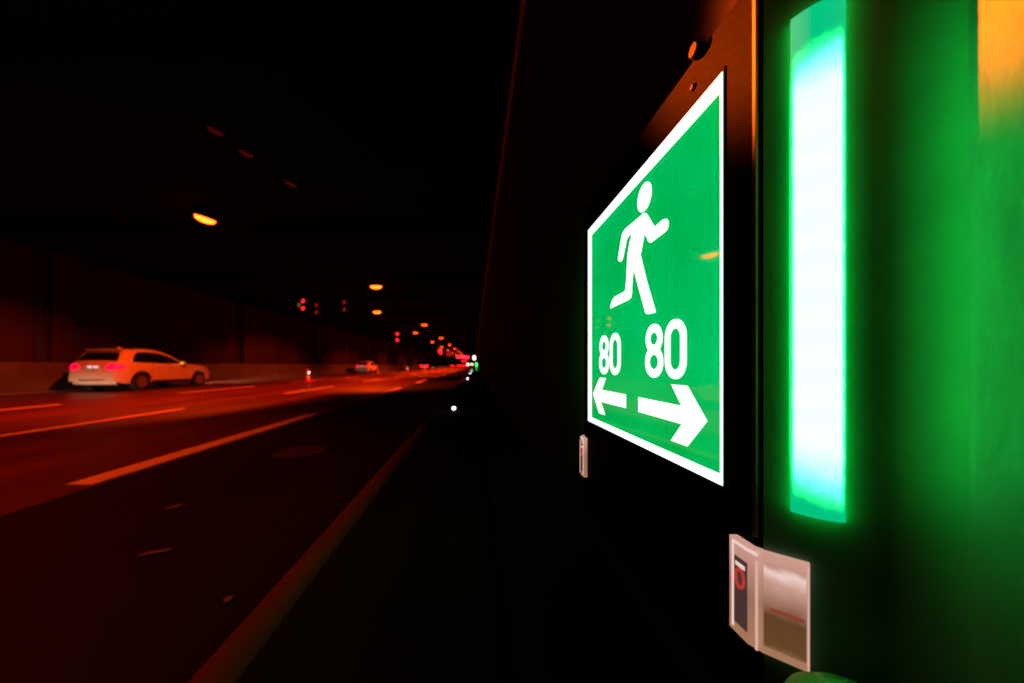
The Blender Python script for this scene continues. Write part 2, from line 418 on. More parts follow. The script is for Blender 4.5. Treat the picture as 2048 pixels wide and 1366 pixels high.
# crash barrier at its foot
b = MB()
pr = [(-0.28, 0), (0.28, 0), (0.28, 0.10), (0.12, 0.28), (0.06, 1.08), (-0.28, 1.08)]
b.grid([[(LEFT_X+x, y, z) for x, z in pr] for y in [Y0+(Y1-Y0)*i/60 for i in range(61)]], closed=True)
tag(b.build('crash_barrier', M['barrier']), 'pale waist high concrete barrier along the foot of the left tunnel wall', 'barrier')
# ceiling
b = MB(); b.box(((LEFT_X+WALL_X)/2, (Y0+Y1)/2, CEIL+0.15), (WALL_X-LEFT_X+1.6, Y1-Y0, 0.3))
for k in range(110):
    b.box(((LEFT_X+WALL_X)/2, -37+6*k, CEIL-0.095), (WALL_X-LEFT_X-0.02, 0.5, 0.2))
tag(b.build('ceiling', M['ceiling']), kind='structure')
b = MB(); b.box((-8, Y1+1, 3), (24, 0.5, 8)); tag(b.build('tunnel_end', M['ceiling']), kind='structure')

# iron cover and litter on the dark near lane
cv = thing('manhole_cover', 'round worn iron cover set in the dark near lane', 'manhole cover', (-1.93, 3.78, 0))
MB().lathe([(0.27, 0.001), (0.27, 0.007), (0.235, 0.009)], n=40).build('rim_ring', M['cover_iron'], cv)
MB().lathe([(0.23, 0.002), (0.23, 0.012), (0.02, 0.013)], n=40).build('lid', M['cover_iron'], cv)
def scrap(x, y, sx, sy, rz, label):
    b = MB(); rows = []
    for i in range(6):
        rows.append([((i/5-.5)*sx*(1-.5*abs(j/4-.5)), (j/4-.5)*sy*(1-.6*abs(i/5-.5)), 0.008+random.uniform(0, .007)) for j in range(5)])
    b.grid(rows)
    o = b.build('litter_scrap', M['litter'], smooth=True); o.location = (x, y, 0); o.rotation_euler = (0, 0, rz)
    md = o.modifiers.new('thick', 'SOLIDIFY'); md.thickness = 0.004
    tag(o, label, 'litter', 'litter on the near lane')
scrap(-1.62, 1.74, 0.14, 0.035, R(25), 'longest pale scrap of litter on the dark near lane')
scrap(-2.02, 2.30, 0.10, 0.05, R(60), 'pale crumpled litter scrap near the dashed line, farthest from the kerb')
scrap(-1.00, 1.39, 0.035, 0.04, R(10), 'small litter crumb nearest to the kerb')

# ------------------------------------------------------------------ ceiling lamps
def make_luminaire(lens_mat):
    r = thing('ceiling_lamp', '', 'lamp', (0,0,0), 0, 'sodium lamps hung under the tunnel ceiling')
    b = MB(); b.lathe([(0.02,0.14),(0.30,0.12),(0.36,0.06),(0.36,0.03)], n=28, sy=0.5); b.build('housing', M['grey_metal'], r, smooth=True)
    b = MB(); b.lathe([(0.31,0.03),(0.30,-0.01),(0.24,-0.06),(0.12,-0.09),(0.01,-0.10)], n=28, sy=0.45); b.build('lens', lens_mat, r, smooth=True)
    b = MB(); b.box((0,0,0.19),(0.12,0.05,0.14)); b.build('hanger', M['grey_metal'], r)
    return r
ORD = ['first','second','third','fourth','fifth','sixth','seventh','eighth','ninth','tenth','eleventh','twelfth']
LZ = 5.22
lum = make_luminaire(M['sodium']); first = True
lum_far = make_luminaire(M['sodium_far'])
lum_near = make_luminaire(M['sodium_near'])
lum_dim = make_luminaire(M['lens_glimmer'])
used = {}
def place_lum(proto, loc, label, rx=0, ry=0):
    if proto.name in used: o = dup(proto)
    else: o = proto; used[proto.name] = 1
    o.location = loc; o['label'] = label; o.rotation_euler = (rx, ry, 0)
    return o
def lum_spot(o, x, y, tilt, half, power=1.0):
    # the reflector throws its light across the lanes, cut off towards the kerb side
    return spot('lamp_light', (0, 0, -0.14), (-math.sin(tilt), 0, -0.14-math.cos(tilt)), LAMP_POWER*power, SODIUM, half, 0.35, o, 0.1)
# right-hand row (over the second lane) and left-hand row (over the third), staggered
for k in range(-1, 11):
    y = 18.5+17.3*k; x = -5.42+0.006*max(0, y)
    lab = 'unseen row lamp just above the camera' if k < 0 else f'{ORD[k]} from the front of the right hand row of orange ceiling lamps'
    if k < 0: lab = 'orange ceiling lamp of the right hand row nearest overhead, out of the frame'
    o = place_lum(lum_far if k > 0 else lum, (x, y, LZ), lab)
    if k < 6: lum_spot(o, x, y, R(7), R(58), 0.3 if k < 0 else 1.0)
for k in range(-1, 11):
    y = 9.94+17.3*k; x = -7.9+0.006*max(0, y)
    if k < 0: lab = 'orange ceiling lamp of the left hand row behind the camera'
    elif k == 0: lab = 'largest and brightest orange ceiling lamp, high above the white car with lit brake lamps'
    else: lab = f'{ORD[k]} from the front of the left hand row of orange ceiling lamps'
    o = place_lum(lum_near if k == 0 else lum_far if k > 1 else lum, (x, y, LZ), lab)
    if k < 6: lum_spot(o, x, y, R(22), R(60))
    if k == 0:   # extra narrow spot added at the nearest lamp to light a patch of the right wall
        d = spot('lamp_light', (0.05, -0.05, -0.14), (WALL_X+7.9, 0.12-9.94, 1.70-LZ), PATCH_POWER, (1.0, 0.09, 0.003), R(1.45), 0.55, o, 0.05)  # added wall patch spot, besides the lamp's own light
        d.rotation_euler = (Vector((WALL_X+7.9-.05, 0.09-9.94+.05, 1.475-LZ+.14))).to_track_quat('-Z','Y').to_euler()
        o.rotation_euler = (0, R(18), 0)      # the nearest lamp hangs askew
        for ch in o.children:
            if ch.type == 'LIGHT': ch.matrix_parent_inverse = Matrix.Rotation(R(-18), 4, 'Y')
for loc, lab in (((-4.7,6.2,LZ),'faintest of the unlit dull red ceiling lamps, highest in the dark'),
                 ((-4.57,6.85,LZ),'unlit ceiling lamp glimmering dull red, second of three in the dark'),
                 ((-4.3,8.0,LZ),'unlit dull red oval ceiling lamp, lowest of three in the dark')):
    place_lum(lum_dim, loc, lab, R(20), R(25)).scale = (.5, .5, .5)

# ------------------------------------------------------------------ lane signals under the ceiling
def make_signal(sep, lens, name='lane_signal', third=True, lens_r=0.10):
    r = thing(name, '', 'signal', (0,0,0), 0, 'red lane signals hung under the ceiling')
    b = MB(); b.box((0,0,0),(0.34,0.16,sep+0.40),bevel=0.03); b.build('housing', M['trim'], r)
    for z in (-sep/2, sep/2):
        MB().lathe([(lens_r,-0.085),(lens_r*.9,-0.10),(0.01,-0.115)], (0,0,z), 'Y', 20).build('lens', lens, r, smooth=True)
        b = MB(); b.lathe([(lens_r+.02,-0.08),(lens_r+.02,-0.2),(lens_r+.012,-0.2),(lens_r+.012,-0.08)], (0,0,z), 'Y', 16); b.build('visor', M['trim'], r)
    b = MB(); b.box((0,0.0,(sep+.4)/2+0.3),(0.05,0.05,0.6)); b.build('hanger', M['grey_metal'], r)
    return r
def sig(proto, loc, label): proto.location = loc; proto['label'] = label; return proto
def scopy(proto, loc, label): return copy_thing(proto, loc, label)
s1 = sig(make_signal(0.43, M['red']), (-10.1, 20.3, 4.55), 'nearest lane signal with two bright red lamps above the first cone')
b = MB(); b.lathe([(0.08,-0.085),(0.01,-0.11)], (-0.30,0,0.0), 'Y', 16); b.box((-0.24,0,0),(0.2,0.12,0.26)); b.build('side_lamp', M['olive_dim'], s1)
s2 = sig(make_signal(0.43, M['red_dim'], third=False), (-9.36, 20.4, 4.33), 'faint dark red lane signal right beside the brightest red one')
scopy(s2, (-7.7, 20.4, 4.5), 'faint dark red lane signal midway between the bright red one and the lamps')
s3 = sig(make_signal(0.75, M['red'], lens_r=0.16), (-9.5, 42.4, 4.48), 'second bright red lane signal of two widely spaced red lamps')
s4 = sig(make_signal(0.5, M['red'], lens_r=0.22), (-8.0, 79, 4.3), 'third red lane signal along the ceiling, under the orange lamps')
scopy(s4, (-7.7, 79.5, 4.0), 'red lane signal overlapping the third one from below')
s5 = sig(make_signal(0.3, M['red_dim'], lens_r=0.5), (-7.9, 102, 4.4), 'fourth red lane signal, the dim blurred one along the ceiling')
scopy(s5, (-7.1, 102, 4.4), 'dim red lane signal just right of the fourth one')
s6 = sig(make_signal(0.1, M['red_far'], lens_r=0.42), (-6.8, 140, 4.5), 'leftmost of the far red row of lane signals across the tunnel')
for i, x in enumerate((-5.7, -4.6, -3.5, -2.5)):
    scopy(s6, (x, 140, 4.5-0.08*i), ['second of the far red row of lane signals, pinkish', 'middle one of the far red row of lane signals', 'fourth of the far red row of lane signals', 'rightmost of the far red row of lane signals'][i])
s7 = sig(make_signal(0.1, M['red'], lens_r=0.6), (-9.0, 270, 4.5), 'distant red lane signal, left of a pair low under the far red row')
scopy(s7, (-6.6, 270, 4.5), 'distant red lane signal, right of a pair low under the far red row')

# ------------------------------------------------------------------ traffic cones with lamps
def make_cone():
    r = thing('traffic_cone', '', 'traffic cone', (0,0,0), 0, 'traffic cones closing the third lane')
    b = MB(); b.box((0,0,0.035),(0.44,0.44,0.06),bevel=0.02); b.build('base', M['cone_orange'], r)
    def rr(z): return 0.155-(0.155-0.035)*(z-0.06)/0.69
    MB().lathe([(rr(z),z) for z in (0.06,0.4,0.73)]+[(0.02,0.755)], n=28).build('cone_body', M['cone_orange'], r, smooth=True)
    for a, c in ((0.20,0.36),(0.47,0.60)):
        MB().lathe([(rr(a)+.003,a),(rr(c)+.003,c)], n=28).build('white_band', M['cone_white'], r, smooth=True)
    b = MB(); b.box((0.13,-0.05,0.55),(0.05,0.05,0.12),bevel=.01); b.build('lamp_body', M['trim'], r)
    MB().lathe([(0.032,-0.08),(0.028,-0.10),(0.006,-0.11)], (0.13,0,0.55), 'Y', 16).build('warning_lamp', M['cone_led'], r, smooth=True)
    return r
cone = make_cone(); cone.location = (-9.7, 19.9, 0); cone['label'] = 'nearest orange and white traffic cone with a small white lamp, right of the white car'
copy_thing(cone, (-10.45, 37, 0), 'traffic cone standing right beside the second white car', R(150))
for i, (x, y) in enumerate(((-10.4,53),(-9.6,66.5),(-10.3,84),(-10.1,100),(-9.8,116),(-9.6,134),(-9.3,165))):
    copy_thing(cone, (x,y,0), ['third traffic cone from the front, its white lamp lit','traffic cone standing in front of the dark car with red lamps','traffic cone with white lamp just right of the dark car','traffic cone with white lamp, sixth from the front','traffic cone with white lamp, seventh from the front','traffic cone with white lamp, eighth from the front','farthest traffic cone, a faint white lamp'][i], R(180) if i == 1 else None)

# ------------------------------------------------------------------ cars
def interp(pts, y):
    if y <= pts[0][0]: return pts[0][1]
    for (a, za), (c, zc) in zip(pts, pts[1:]):
        if y <= c:
            t = (y-a)/(c-a); return za+(zc-za)*t
    return pts[-1][1]
class Car:
    def __init__(s, p):
        s.p = p
    def zt(s, y): return interp(s.p['top'], y)
    def zb(s, y):
        p = s.p; z = interp(p['bottom'], y)
        for wy in p['wheels']:
            d = abs(y-wy); ra = p['wheel_r']+0.075
            if d < ra: z = max(z, p['wheel_r']+math.sqrt(ra*ra-d*d))
        return z
    def w(s, y, z):
        p = s.p; hw = p['width']/2; L = p['length']
        for d, amt, rng in ((y, 0.13, 0.7), (L-y, 0.22, 0.9)):
            if d < rng: hw -= amt*(1-max(0,d)/rng)**2.2
        belt = p['belt']
        if z > belt: hw -= (z-belt)*p['lean']+0.02
        elif z > 0.72: hw -= 0.02*((z-0.72)/(belt-0.72))**2
        else: hw -= 0.05*((0.72-z)/0.5)**2
        return hw
    def section(s, y):
        zb, zt = s.zb(y), s.zt(y); pts = []
        r = min(0.09, max(0.02, (zt-zb)*0.3)); n = 12
        pts.append((s.w(y, zb)-0.05, zb))
        for i in range(n+1):
            z = zb+(zt-r-zb)*i/n; pts.append((s.w(y, z), z))
        xt = s.w(y, zt-r)
        for a in (30, 60, 85): pts.append((xt-r*1.2*(1-math.cos(R(a))), zt-r+r*math.sin(R(a))))
        x1 = pts[-1][0]
        for t in (0.7, 0.4, 0.15): pts.append((x1*t, zt+0.03*(1-t*t)))
        return [(x, y, z) for x, z in pts]+[(-x, y, z) for x, z in reversed(pts)]
    def stations(s):
        p = s.p; ys = set()
        n = 46
        for i in range(n+1): ys.add(round(p['length']*i/n, 3))
        for y, z in p['top']: ys.add(round(y, 3))
        for wy in p['wheels']:
            ra = p['wheel_r']+0.075
            for a in range(0, 181, 10): ys.add(round(wy-ra*math.cos(R(a)), 3))
            ys.add(round(wy-ra-.002, 3)); ys.add(round(wy+ra+.002, 3))
        ys = sorted(ys); out = [ys[0]]
        for y in ys[1:]:
            if y-out[-1] > 0.0015: out.append(y)
        return out
    def side_patch(s, y0, y1, lo, hi, off, sgn, n=14, m=8):
        b = MB(); rows = []
        for i in range(n+1):
            y = y0+(y1-y0)*i/n; a, c = lo(y), hi(y)
            rows.append([(sgn*(s.w(y, a+(c-a)*j/m)+off), y, a+(c-a)*j/m) for j in range(m+1)])
        b.grid(rows); return b
    def top_patch(s, y0, y1, x0, x1, off, n=8, m=10):
        b = MB(); rows = []
        for i in range(n+1):
            t = i/n; y = y0+(y1-y0)*t; hw = x0+(x1-x0)*t
            d = (s.zt(y+.02)-s.zt(y-.02))/.04; nl = math.sqrt(1+d*d); ny, nz = -d/nl, 1/nl
            rows.append([(hw*(2*j/m-1), y+ny*off, s.zt(y)+0.03*(1-(hw*(2*j/m-1)/0.8)**2)+nz*off) for j in range(m+1)])
        b.grid(rows); return b

def make_car(name, label, p, paint, tail, lights=True, group='cars driving away down the tunnel'):
    c = Car(p); L = p['length']
    r = thing(name, label, 'car', (0,0,0), 0, group)
    b = MB(); secs = [c.section(y) for y in c.stations()]
    vr = b.grid(secs)
    for ring in (vr[0], vr[-1]): b.bm.faces.new(ring)
    b.build('body', paint, r, smooth=True)
    b = MB(); b.box((0, L/2, 0.46), (p['width']-0.36, L-0.5, 0.42)); b.build('underbody', M['trim'], r)
    # side glass, windscreen, rear window
    g0, g1 = p['glass']
    lo = lambda y: p['belt']+0.05+0.05*max(0, 1-(y-g0)/1.2)
    def hi(y):
        f = min(1, max(0.0, (y-g0)/0.28)); zt = c.zt(y)-0.115
        base = lo(y)+0.02
        return base+max(0.0, zt-base)*math.sqrt(f) if zt > base else base
    for sg in (1, -1): c.side_patch(g0, g1, lo, hi, 0.006, sg, 24).build('side_window', M['glass'], r, smooth=True)
    ry0, ry1 = p['rear_glass']; c.top_patch(ry0, ry1, *p['rear_glass_w'], 0.012).build('rear_window', M['glass'], r, smooth=True)
    wy0, wy1 = p['screen']; c.top_patch(wy0, wy1, 0.58, 0.74, 0.012).build('windscreen', M['glass'], r, smooth=True)
    # sills, bumper inset, skid plate
    a, d = p['wheels']; ra = p['wheel_r']+0.08
    for sg in (1, -1):
        c.side_patch(a+ra, d-ra, lambda y: interp(p['bottom'], y)-0.04, lambda y: interp(p['bottom'], y)+0.09, 0.012, sg).build('sill', M['trim'], r)
        c.side_patch(a+ra+.1, d-ra-.05, lambda y: 0.60, lambda y: 0.622, 0.004, sg).build('door_crease', M['trim'] if False else paint, r)
        for yy in p['doors']:
            c.side_patch(yy, yy+0.014, lambda y: 0.45, lambda y: p['belt']+.04, 0.003, sg, 2).build('door_gap', M['trim'], r)
        for yy in p['handles']:
            b = MB(); b.box((sg*(c.w(yy, .93)+.02), yy, 0.90), (0.035, 0.2, 0.03), bevel=.01); b.build('door_handle', paint, r)
        # mirror
        my = p['mirror']; mx = sg*(c.w(my, p['belt'])+0.11)
        b = MB(); b.lathe([(0.02,-0.09),(0.10,-0.07),(0.115,0),(0.08,0.07),(0.01,0.1)], (mx, my, p['belt']+.07), 'Y', 16, sy=0.7); mo = b.build('mirror', paint, r, smooth=True)
        MB().lathe([(0.085,-0.086),(0.01,-0.095)], (mx, my, p['belt']+.07), 'Y', 16, sy=0.65).build('mirror_glass', M['amber'] if sg > 0 and p.get('amber') else M['glass'], mo)
    b = MB(); rows = []
    for j in range(13):
        t = j/12*2-1; x = t*(p['width']/2-.12); yb = -0.015+0.13*abs(t)**3
        rows.append([(x, yb, 0.47), (x, yb-.012, 0.455), (x, yb-.012, 0.44), (x, yb, 0.425)])
    b.grid(rows); b.build('bumper_slot', M['trim'], r)
    b = MB(); rows = []
    for j in range(13):
        t = j/12*2-1; x = t*(p['width']/2-.16); yb = 0.01+0.13*abs(t)**3
        rows.append([(x, yb+.01, 0.425), (x, yb-.035, 0.40), (x, yb-.035, 0.30), (x, yb+.06, 0.255)])
    b.grid(rows); b.build('skid_plate', M['skid'], r, smooth=True)
    # lamps
    tz = p['tail_z']; tx = p['width']/2-0.22
    for sg in (1, -1):
        b = MB(); n = 12; rows = []
        for i in range(n+1):
            t = i/n; x = sg*(p['width']/2-.46+t*.47); z2 = .125*math.sin(math.pi*(0.18+.74*t))
            yy = 0.035+max(0, t-.62)**1.6*1.35
            if t > .8: x = sg*(c.w(yy, tz)+.016)
            rows.append([(x, yy-.02+.02*abs(q)+.05*(1 if q > 0 else 0)*q, tz+q*z2) for q in (-1,-.6,0,.6,1)])
        b.grid(rows); b.build('tail_lamp', tail, r, smooth=True)
        b = MB(); b.lathe([(0.02,-0.16),(0.12,-0.1),(0.15,0),(0.1,0.12),(0.01,0.16)], (sg*(p['width']/2-.24), L-.32, 0.80), 'Y', 16, sy=.6); b.build('headlight', M['headlamp'], r, smooth=True)
        b = MB(); b.box((sg*0.11, p.get('plate_y', 0.03), tz+.005), (0.14, 0.05, 0.045), bevel=.015); b.build('plate_lamp', M['plate_lamp'], r)
        if p.get('rails'):
            b = MB(); rows = []
            for i in range(15):
                y = p['rails'][0]+(p['rails'][1]-p['rails'][0])*i/14
                z = c.zt(y)+0.035 if 0 < i < 14 else c.zt(y)-0.01; x = sg*(c.w(y, c.zt(y)-.1)-.12)
                rows.append([(x-.02, y, z-.02), (x+.02, y, z-.02), (x+.02, y, z+.015), (x-.02, y, z+.015)])
            b.grid(rows, closed=True); b.build('roof_rail', M['grey_metal'], r)
        if lights:
            spot('headlight_beam', (sg*.65, L+.08, 0.72), (sg*.65, L+14, -2.5), HEADLIGHT_POWER, (1, .55, .28), R(15), 0.8, r, .06)
    b = MB(); b.box((0, p.get('plate_y', 0.03)-.0, tz-.13), (0.50, 0.03, 0.11), bevel=.006); b.build('number_plate', M['plate'], r)
    if p.get('fin'):
        y = p['fin']; b = MB(); b.prism([(-.015, y-.09, c.zt(y)+.02), (-.015, y+.12, c.zt(y)+.02), (-.015, y-.05, c.zt(y)+.10)], (.03, 0, 0)); b.build('aerial_fin', paint, r)
    if p.get('spoiler'):
        y = p['spoiler']; b = MB(); b.box((0, y, c.zt(y+.1)-.005), (p['width']-.56, .26, .04), bevel=.015); b.build('spoiler', paint, r)
    # wheels
    R_ = p['wheel_r']
    for wy in p['wheels']:
        for sg in (1, -1):
            x = sg*(p['width']/2-.105)
            wo = MB().lathe([(R_*.62,-.11),(R_*.93,-.115),(R_,-.08),(R_,.08),(R_*.93,.115),(R_*.62,.11)], (x, wy, R_), 'X', 36, cap=False)
            ty = wo.build('wheel', M['rubber'], r, smooth=True)
            b = MB(); b.lathe([(R_*.64,0.0),(R_*.64,sg*.105),(R_*.56,sg*.105),(R_*.56,sg*.04),(.01,sg*.03)], (x, wy, R_), 'X', 30)
            for k in range(5):
                a = k*2*math.pi/5; rot = Matrix.Rotation(a, 3, 'X')
                b.box(Vector((x+sg*.085, wy, R_))+rot @ Vector((0, 0, R_*.33)), (.03, .07, R_*.5), rot)
            b.build('rim', M['rim'], ty)
    return r

SUV = dict(length=4.62, width=1.90, wheel_r=0.355, wheels=(0.92, 3.72), belt=1.03, lean=0.36, tail_z=0.94,
    top=[(0,.60),(.02,.70),(.05,.88),(.085,1.04),(.16,1.13),(.44,1.50),(.50,1.56),(.58,1.60),(.9,1.645),(1.3,1.665),(1.7,1.645),(2.05,1.57),(2.35,1.45),(2.65,1.27),(2.95,1.11),(3.3,1.06),(3.8,1.02),(4.2,.96),(4.42,.88),(4.55,.78),(4.62,.60)],
    bottom=[(0,.40),(.3,.30),(.6,.30),(4.0,.30),(4.3,.30),(4.62,.38)],
    glass=(.62,2.80), rear_glass=(.185,.425), rear_glass_w=(.76,.62), screen=(2.15,2.9), doors=(1.35,2.15,2.95),
    handles=(1.5,2.3), mirror=2.72, rails=(.75,1.9), fin=1.0, spoiler=.52, amber=True)
suv = make_car('white_suv', 'white estate shaped off road car with lit red tail lamps, largest car in the photo', SUV, M['car_white'], M['tail'])
suv.location = (-13.85, 12.35, 0); suv.rotation_euler = (0, 0, R(0.5)); suv.scale = (1, 1, .965)
HATCH = dict(length=4.2, width=1.76, wheel_r=0.31, wheels=(.75,3.35), belt=.92, lean=.42, tail_z=.86,
    top=[(0,.50),(.03,.70),(.08,.90),(.2,1.0),(.5,1.28),(.62,1.38),(1.0,1.44),(1.7,1.46),(2.2,1.40),(2.6,1.25),(3.05,.98),(3.6,.92),(4.0,.80),(4.15,.65),(4.2,.5)],
    bottom=[(0,.36),(.3,.25),(3.8,.24),(4.2,.32)], glass=(.7,2.9), rear_glass=(.22,.56), rear_glass_w=(.68,.56), screen=(2.15,3.0),
    doors=(1.3,2.3,3.0), handles=(1.5,2.5), mirror=2.75)
hatch = make_car('white_hatchback', 'second white car with red tail lamps, small in the distance beyond the first', HATCH, M['car_white'], M['tail'])
hatch.location = (-14.1, 43.0, 0)
M['tail_far'] = glow('tail_lamp_far', (1.0, .003, .004), 26.0)
dark = make_car('dark_car', 'distant dark car with two round red tail lamps behind the fourth cone', HATCH, M['car_dark'], M['tail_far'])
dark.location = (-11.9, 81.0, 0)
for i, (x, y) in enumerate(((-14.0,215),(-8.5,190),(-7.9,240),(-7.2,290),(-5.6,250))):
    copy_thing(dark, (x, y, 0), ['far car at the left of the distant string of red tail lamps','far dark car with red lamps, second of the distant string','far dark car with red lamps, third of the distant string','farthest dark car of the distant string of red lamps','far dark car with red lamps at the right end of the distant string'][i])
added_car = dup(suv); added_car.location = (-13.75, -5.5, 0); added_car['label'] = 'unseen white car added outside the frame, its headlights lighting the rear of the first'  # unseen copy added so its headlights reach the first car's rear

# ------------------------------------------------------------------ LED studs along the walkway
stud = thing('marker_light', 'nearest small white light on the walkway edge, the brightest', 'marker light', (-0.365, 6.2, 0.16), 0, 'white marker lights along the walkway')
MB().lathe([(0.045,0),(0.045,0.03),(0.03,0.045),(0.0,0.048)], n=18).build('housing', M['grey_metal'], stud, smooth=True)
MB().lathe([(0.026,-0.032),(0.02,-0.05),(0.003,-0.056)], (0,0,0.028), 'Y', 14).build('lens', M['white_led'], stud, smooth=True)
for i, y in enumerate((19.8, 33.5, 48, 66)):
    s = copy_thing(stud, (-0.37, y, 0.16), ['second small white light along the walkway','third small white light along the walkway','fourth small white light along the walkway','farthest small white light along the walkway'][i])
    k = min(1.3, 1+.01*y); s.scale = (k, k, k)

# ------------------------------------------------------------------ the lit emergency exit sign on its housing
F = 683.0; SX = 0.362
YA, YB = 0.436, 1.122           # near and far corner of the housing's front
YC = (YA+YB)/2; ZB = 0.50; ZT = 1.462
DEPTH = WALL_X-SX; CH = DEPTH/1.09   # chamfered ends run back to the wall
sign = thing('exit_sign', 'large green lit sign with white running figure, 80 80 and two arrows on dark housing', 'exit sign', (WALL_X, YC, ZB), 0, 'emergency exit signs on the right wall')
def loc(x, y, z): return Vector((x-WALL_X, y-YC, z-ZB))
b = MB()
plan = [(SX, YA), (SX, YB), (WALL_X+.0, YB+CH), (WALL_X+.0, YA-CH)]
b.prism([loc(x, y, ZB) for x, y in plan], (0, 0, ZT-ZB))
ed = [e for e in b.bm.edges if abs(e.verts[0].co.z-e.verts[1].co.z) > .5 and max(e.verts[0].co.x, e.verts[1].co.x) < -.05]
bmesh.ops.bevel(b.bm, geom=ed, offset=.004, segments=3, affect='EDGES')
b.build('housing', M['black_metal'], sign, smooth=True)
b = MB(); b.box(loc(SX-.001, YA+.002, (.62+ZT)/2+.05), (.004, .006, ZT-.62-.14), bevel=.001); b.build('corner_highlight', M['edge_highlight'], sign)  # thin lighter strip added to paint the highlight along the corner
def P(px, py, off=0.0):            # picture measurements turned into positions on the sign's own plane
    x = SX-off; d = px-947.6
    return loc(x, F*SX/d, CAM_H-(py-731.3)*SX/d)
y_far, y_near = F*SX/230.5, F*SX/501.5
z_top, z_bot = CAM_H+.4245, CAM_H-.1738
def rect(y0, y1, z0, z1, off, th, bm_=None):
    q = bm_ or MB(); q.box(loc(SX-off-th/2, (y0+y1)/2, (z0+z1)/2), (th, y1-y0, z1-z0)); return q
fr = MB()
for a in ((y_near-.0022, y_near-.0007, z_bot-.006, z_top+.006), (y_far+.001, y_far+.006, z_bot-.006, z_top+.006), (y_near-.001, y_far+.001, z_top+.001, z_top+.006), (y_near-.001, y_far+.001, z_bot-.006, z_bot-.001)):
    rect(*a, 0, .0022, fr)
fr.build('sign_frame', M['black_metal'], sign)
face = rect(y_near, y_far, z_bot, z_top, 0.0005, .0018).build('sign_face', M['sign_green'], sign)
bo = MB(); t0, t1 = .0025, .0012
rect(y_near+.0, y_far-.0, z_top-.0265, z_top, t0, t1, bo); rect(y_near, y_far, z_bot, z_bot+.0158, t0, t1, bo)
rect(y_far-.030, y_far, z_bot+.0158, z_top-.0265, t0, t1, bo); rect(y_near, y_near+.0045, z_bot+.0158, z_top-.0265, t0, t1, bo)
bo.build('white_border', M['sign_white'], face)
def z7(p): return (1150+p[0]/3.1054, 120+p[1]/3.1054)
def z8(p): return (1150+p[0]/3.1054, 560+p[1]/3.1054)
def poly(pts): b = MB(); b.prism([P(*q, .0025) for q in pts], (-.0012, 0, 0)); return b
# running figure: head and one continuous body
hc = P(1291.2, 394.6, .0025); hr = .0296
fig = MB(); fig.prism([hc+Vector((0, hr*math.cos(a*math.pi/18), hr*.985*math.sin(a*math.pi/18))) for a in range(36)], (-.0012, 0, 0))
body = [(440,950),(455,956),(470,980),(502,1037),(555,992),(572,985),(584,990),(590,1005),(589,1030),(583,1052),(570,1068),(482,1134),(474,1136),(466,1131),(440,1072),(428,1140),(414,1210),(430,1275),(452,1366)]
body = [z7(q) for q in body]+[z8(q) for q in [(510,198),(506,204),(462,214),(452,211),(446,203),(398,30)]]+[z7((371,1293))]+[z8(q) for q in [(362,20),(360,86),(354,110),(338,126),(226,178),(229,155),(240,122),(254,104),(318,70),(322,52),(326,0)]]
body += [z7(q) for q in [(334,1215),(345,1145),(362,1078),(338,1098),(328,1116),(303,1236),(297,1248),(287,1254),(278,1249),(275,1238),(276,1222),(298,1090),(306,1068),(322,1046),(424,962),(430,954)]]
fig.prism([P(*q, .0025) for q in body], (-.0012, 0, 0))
fig.build('running_figure', M['sign_white'], face)
poly([z8(q) for q in [(118,707),(160,607),(197,610),(172,682),(323,712),(323,797),(165,757),(193,840),(157,830)]]).build('arrow', M['sign_white'], face)
poly([z8(q) for q in [(402,728),(672,782),(608,648),(708,657),(832,877),(708,1035),(606,998),(674,897),(402,820)]]).build('arrow', M['sign_white'], face)
def stadium(cy, cz, w, h, n=12):
    pts = []; r = w/2; k = max(0, h/2-r)
    for i in range(n+1): a = math.pi*i/n; pts.append((cy+r*math.cos(a), cz+k+min(r, h/2)*math.sin(a)))
    for i in range(n+1): a = math.pi+math.pi*i/n; pts.append((cy+r*math.cos(a), cz-k+min(r, h/2)*math.sin(a)))
    return [loc(SX-.0025, y, z) for y, z in pts]
def number(ya, yb, z0, z1, name):
    # eight spans from yb (left), nought towards ya (right); the tunnel runs away to the left
    st = .0172; b = MB(); h = z1-z0; zc = (z0+z1)/2
    w8 = (yb-ya)*.485; w0 = (yb-ya)*.47
    y8 = yb-w8/2; y0 = ya+w0/2
    b.ring(stadium(y0, zc, w0, h), stadium(y0, zc, w0-2*st, h-2*st), (-.0012, 0, 0))
    hu = h*.50+st*.30; hl = h*.54+st*.30
    b.ring(stadium(y8, z1-hu/2, w8*.93, hu), stadium(y8, z1-hu/2, w8*.93-2*st, hu-2*st), (-.0012, 0, 0))
    b.ring(stadium(y8, z0+hl/2, w8, hl), stadium(y8, z0+hl/2, w8-2*st, hl-2*st), (-.00125, 0, 0))
    return b.build(name, M['sign_white'], face)
def yz(px, py): v = P(px, py); return v.y+YC, v.z+ZB
d1 = [yz(*z8((445,440))), yz(*z8((703,428)))]
zc = P(*z8((640,618))).z+ZB, P(*z8((640,240))).z+ZB
number(d1[1][0], d1[0][0], zc[0], zc[1], 'distance_number')
d2 = [yz(*z8((157,464))), yz(*z8((290,460)))]
zc2 = P(*z8((258,592))).z+ZB, P(*z8((258,328))).z+ZB
number(d2[1][0], d2[0][0], zc2[0], zc2[1], 'distance_number')
# bolts, knob and hinge on the plate
def boss(px, py, r, h, name):
    p = P(px, py, 0); b = MB()
    b.lathe([(r,0.0),(r,-h*.6),(r*.75,-h),(.001,-h)], p, 'X', 18); b.build(name, M['bolt'], sign, smooth=True)
boss(1387, 175, .0055, .004, 'screw'); boss(1402, 100, .013, .014, 'knob'); boss(1190, 388, .012, .012, 'knob'); boss(1487, 762, .003, .003, 'screw')
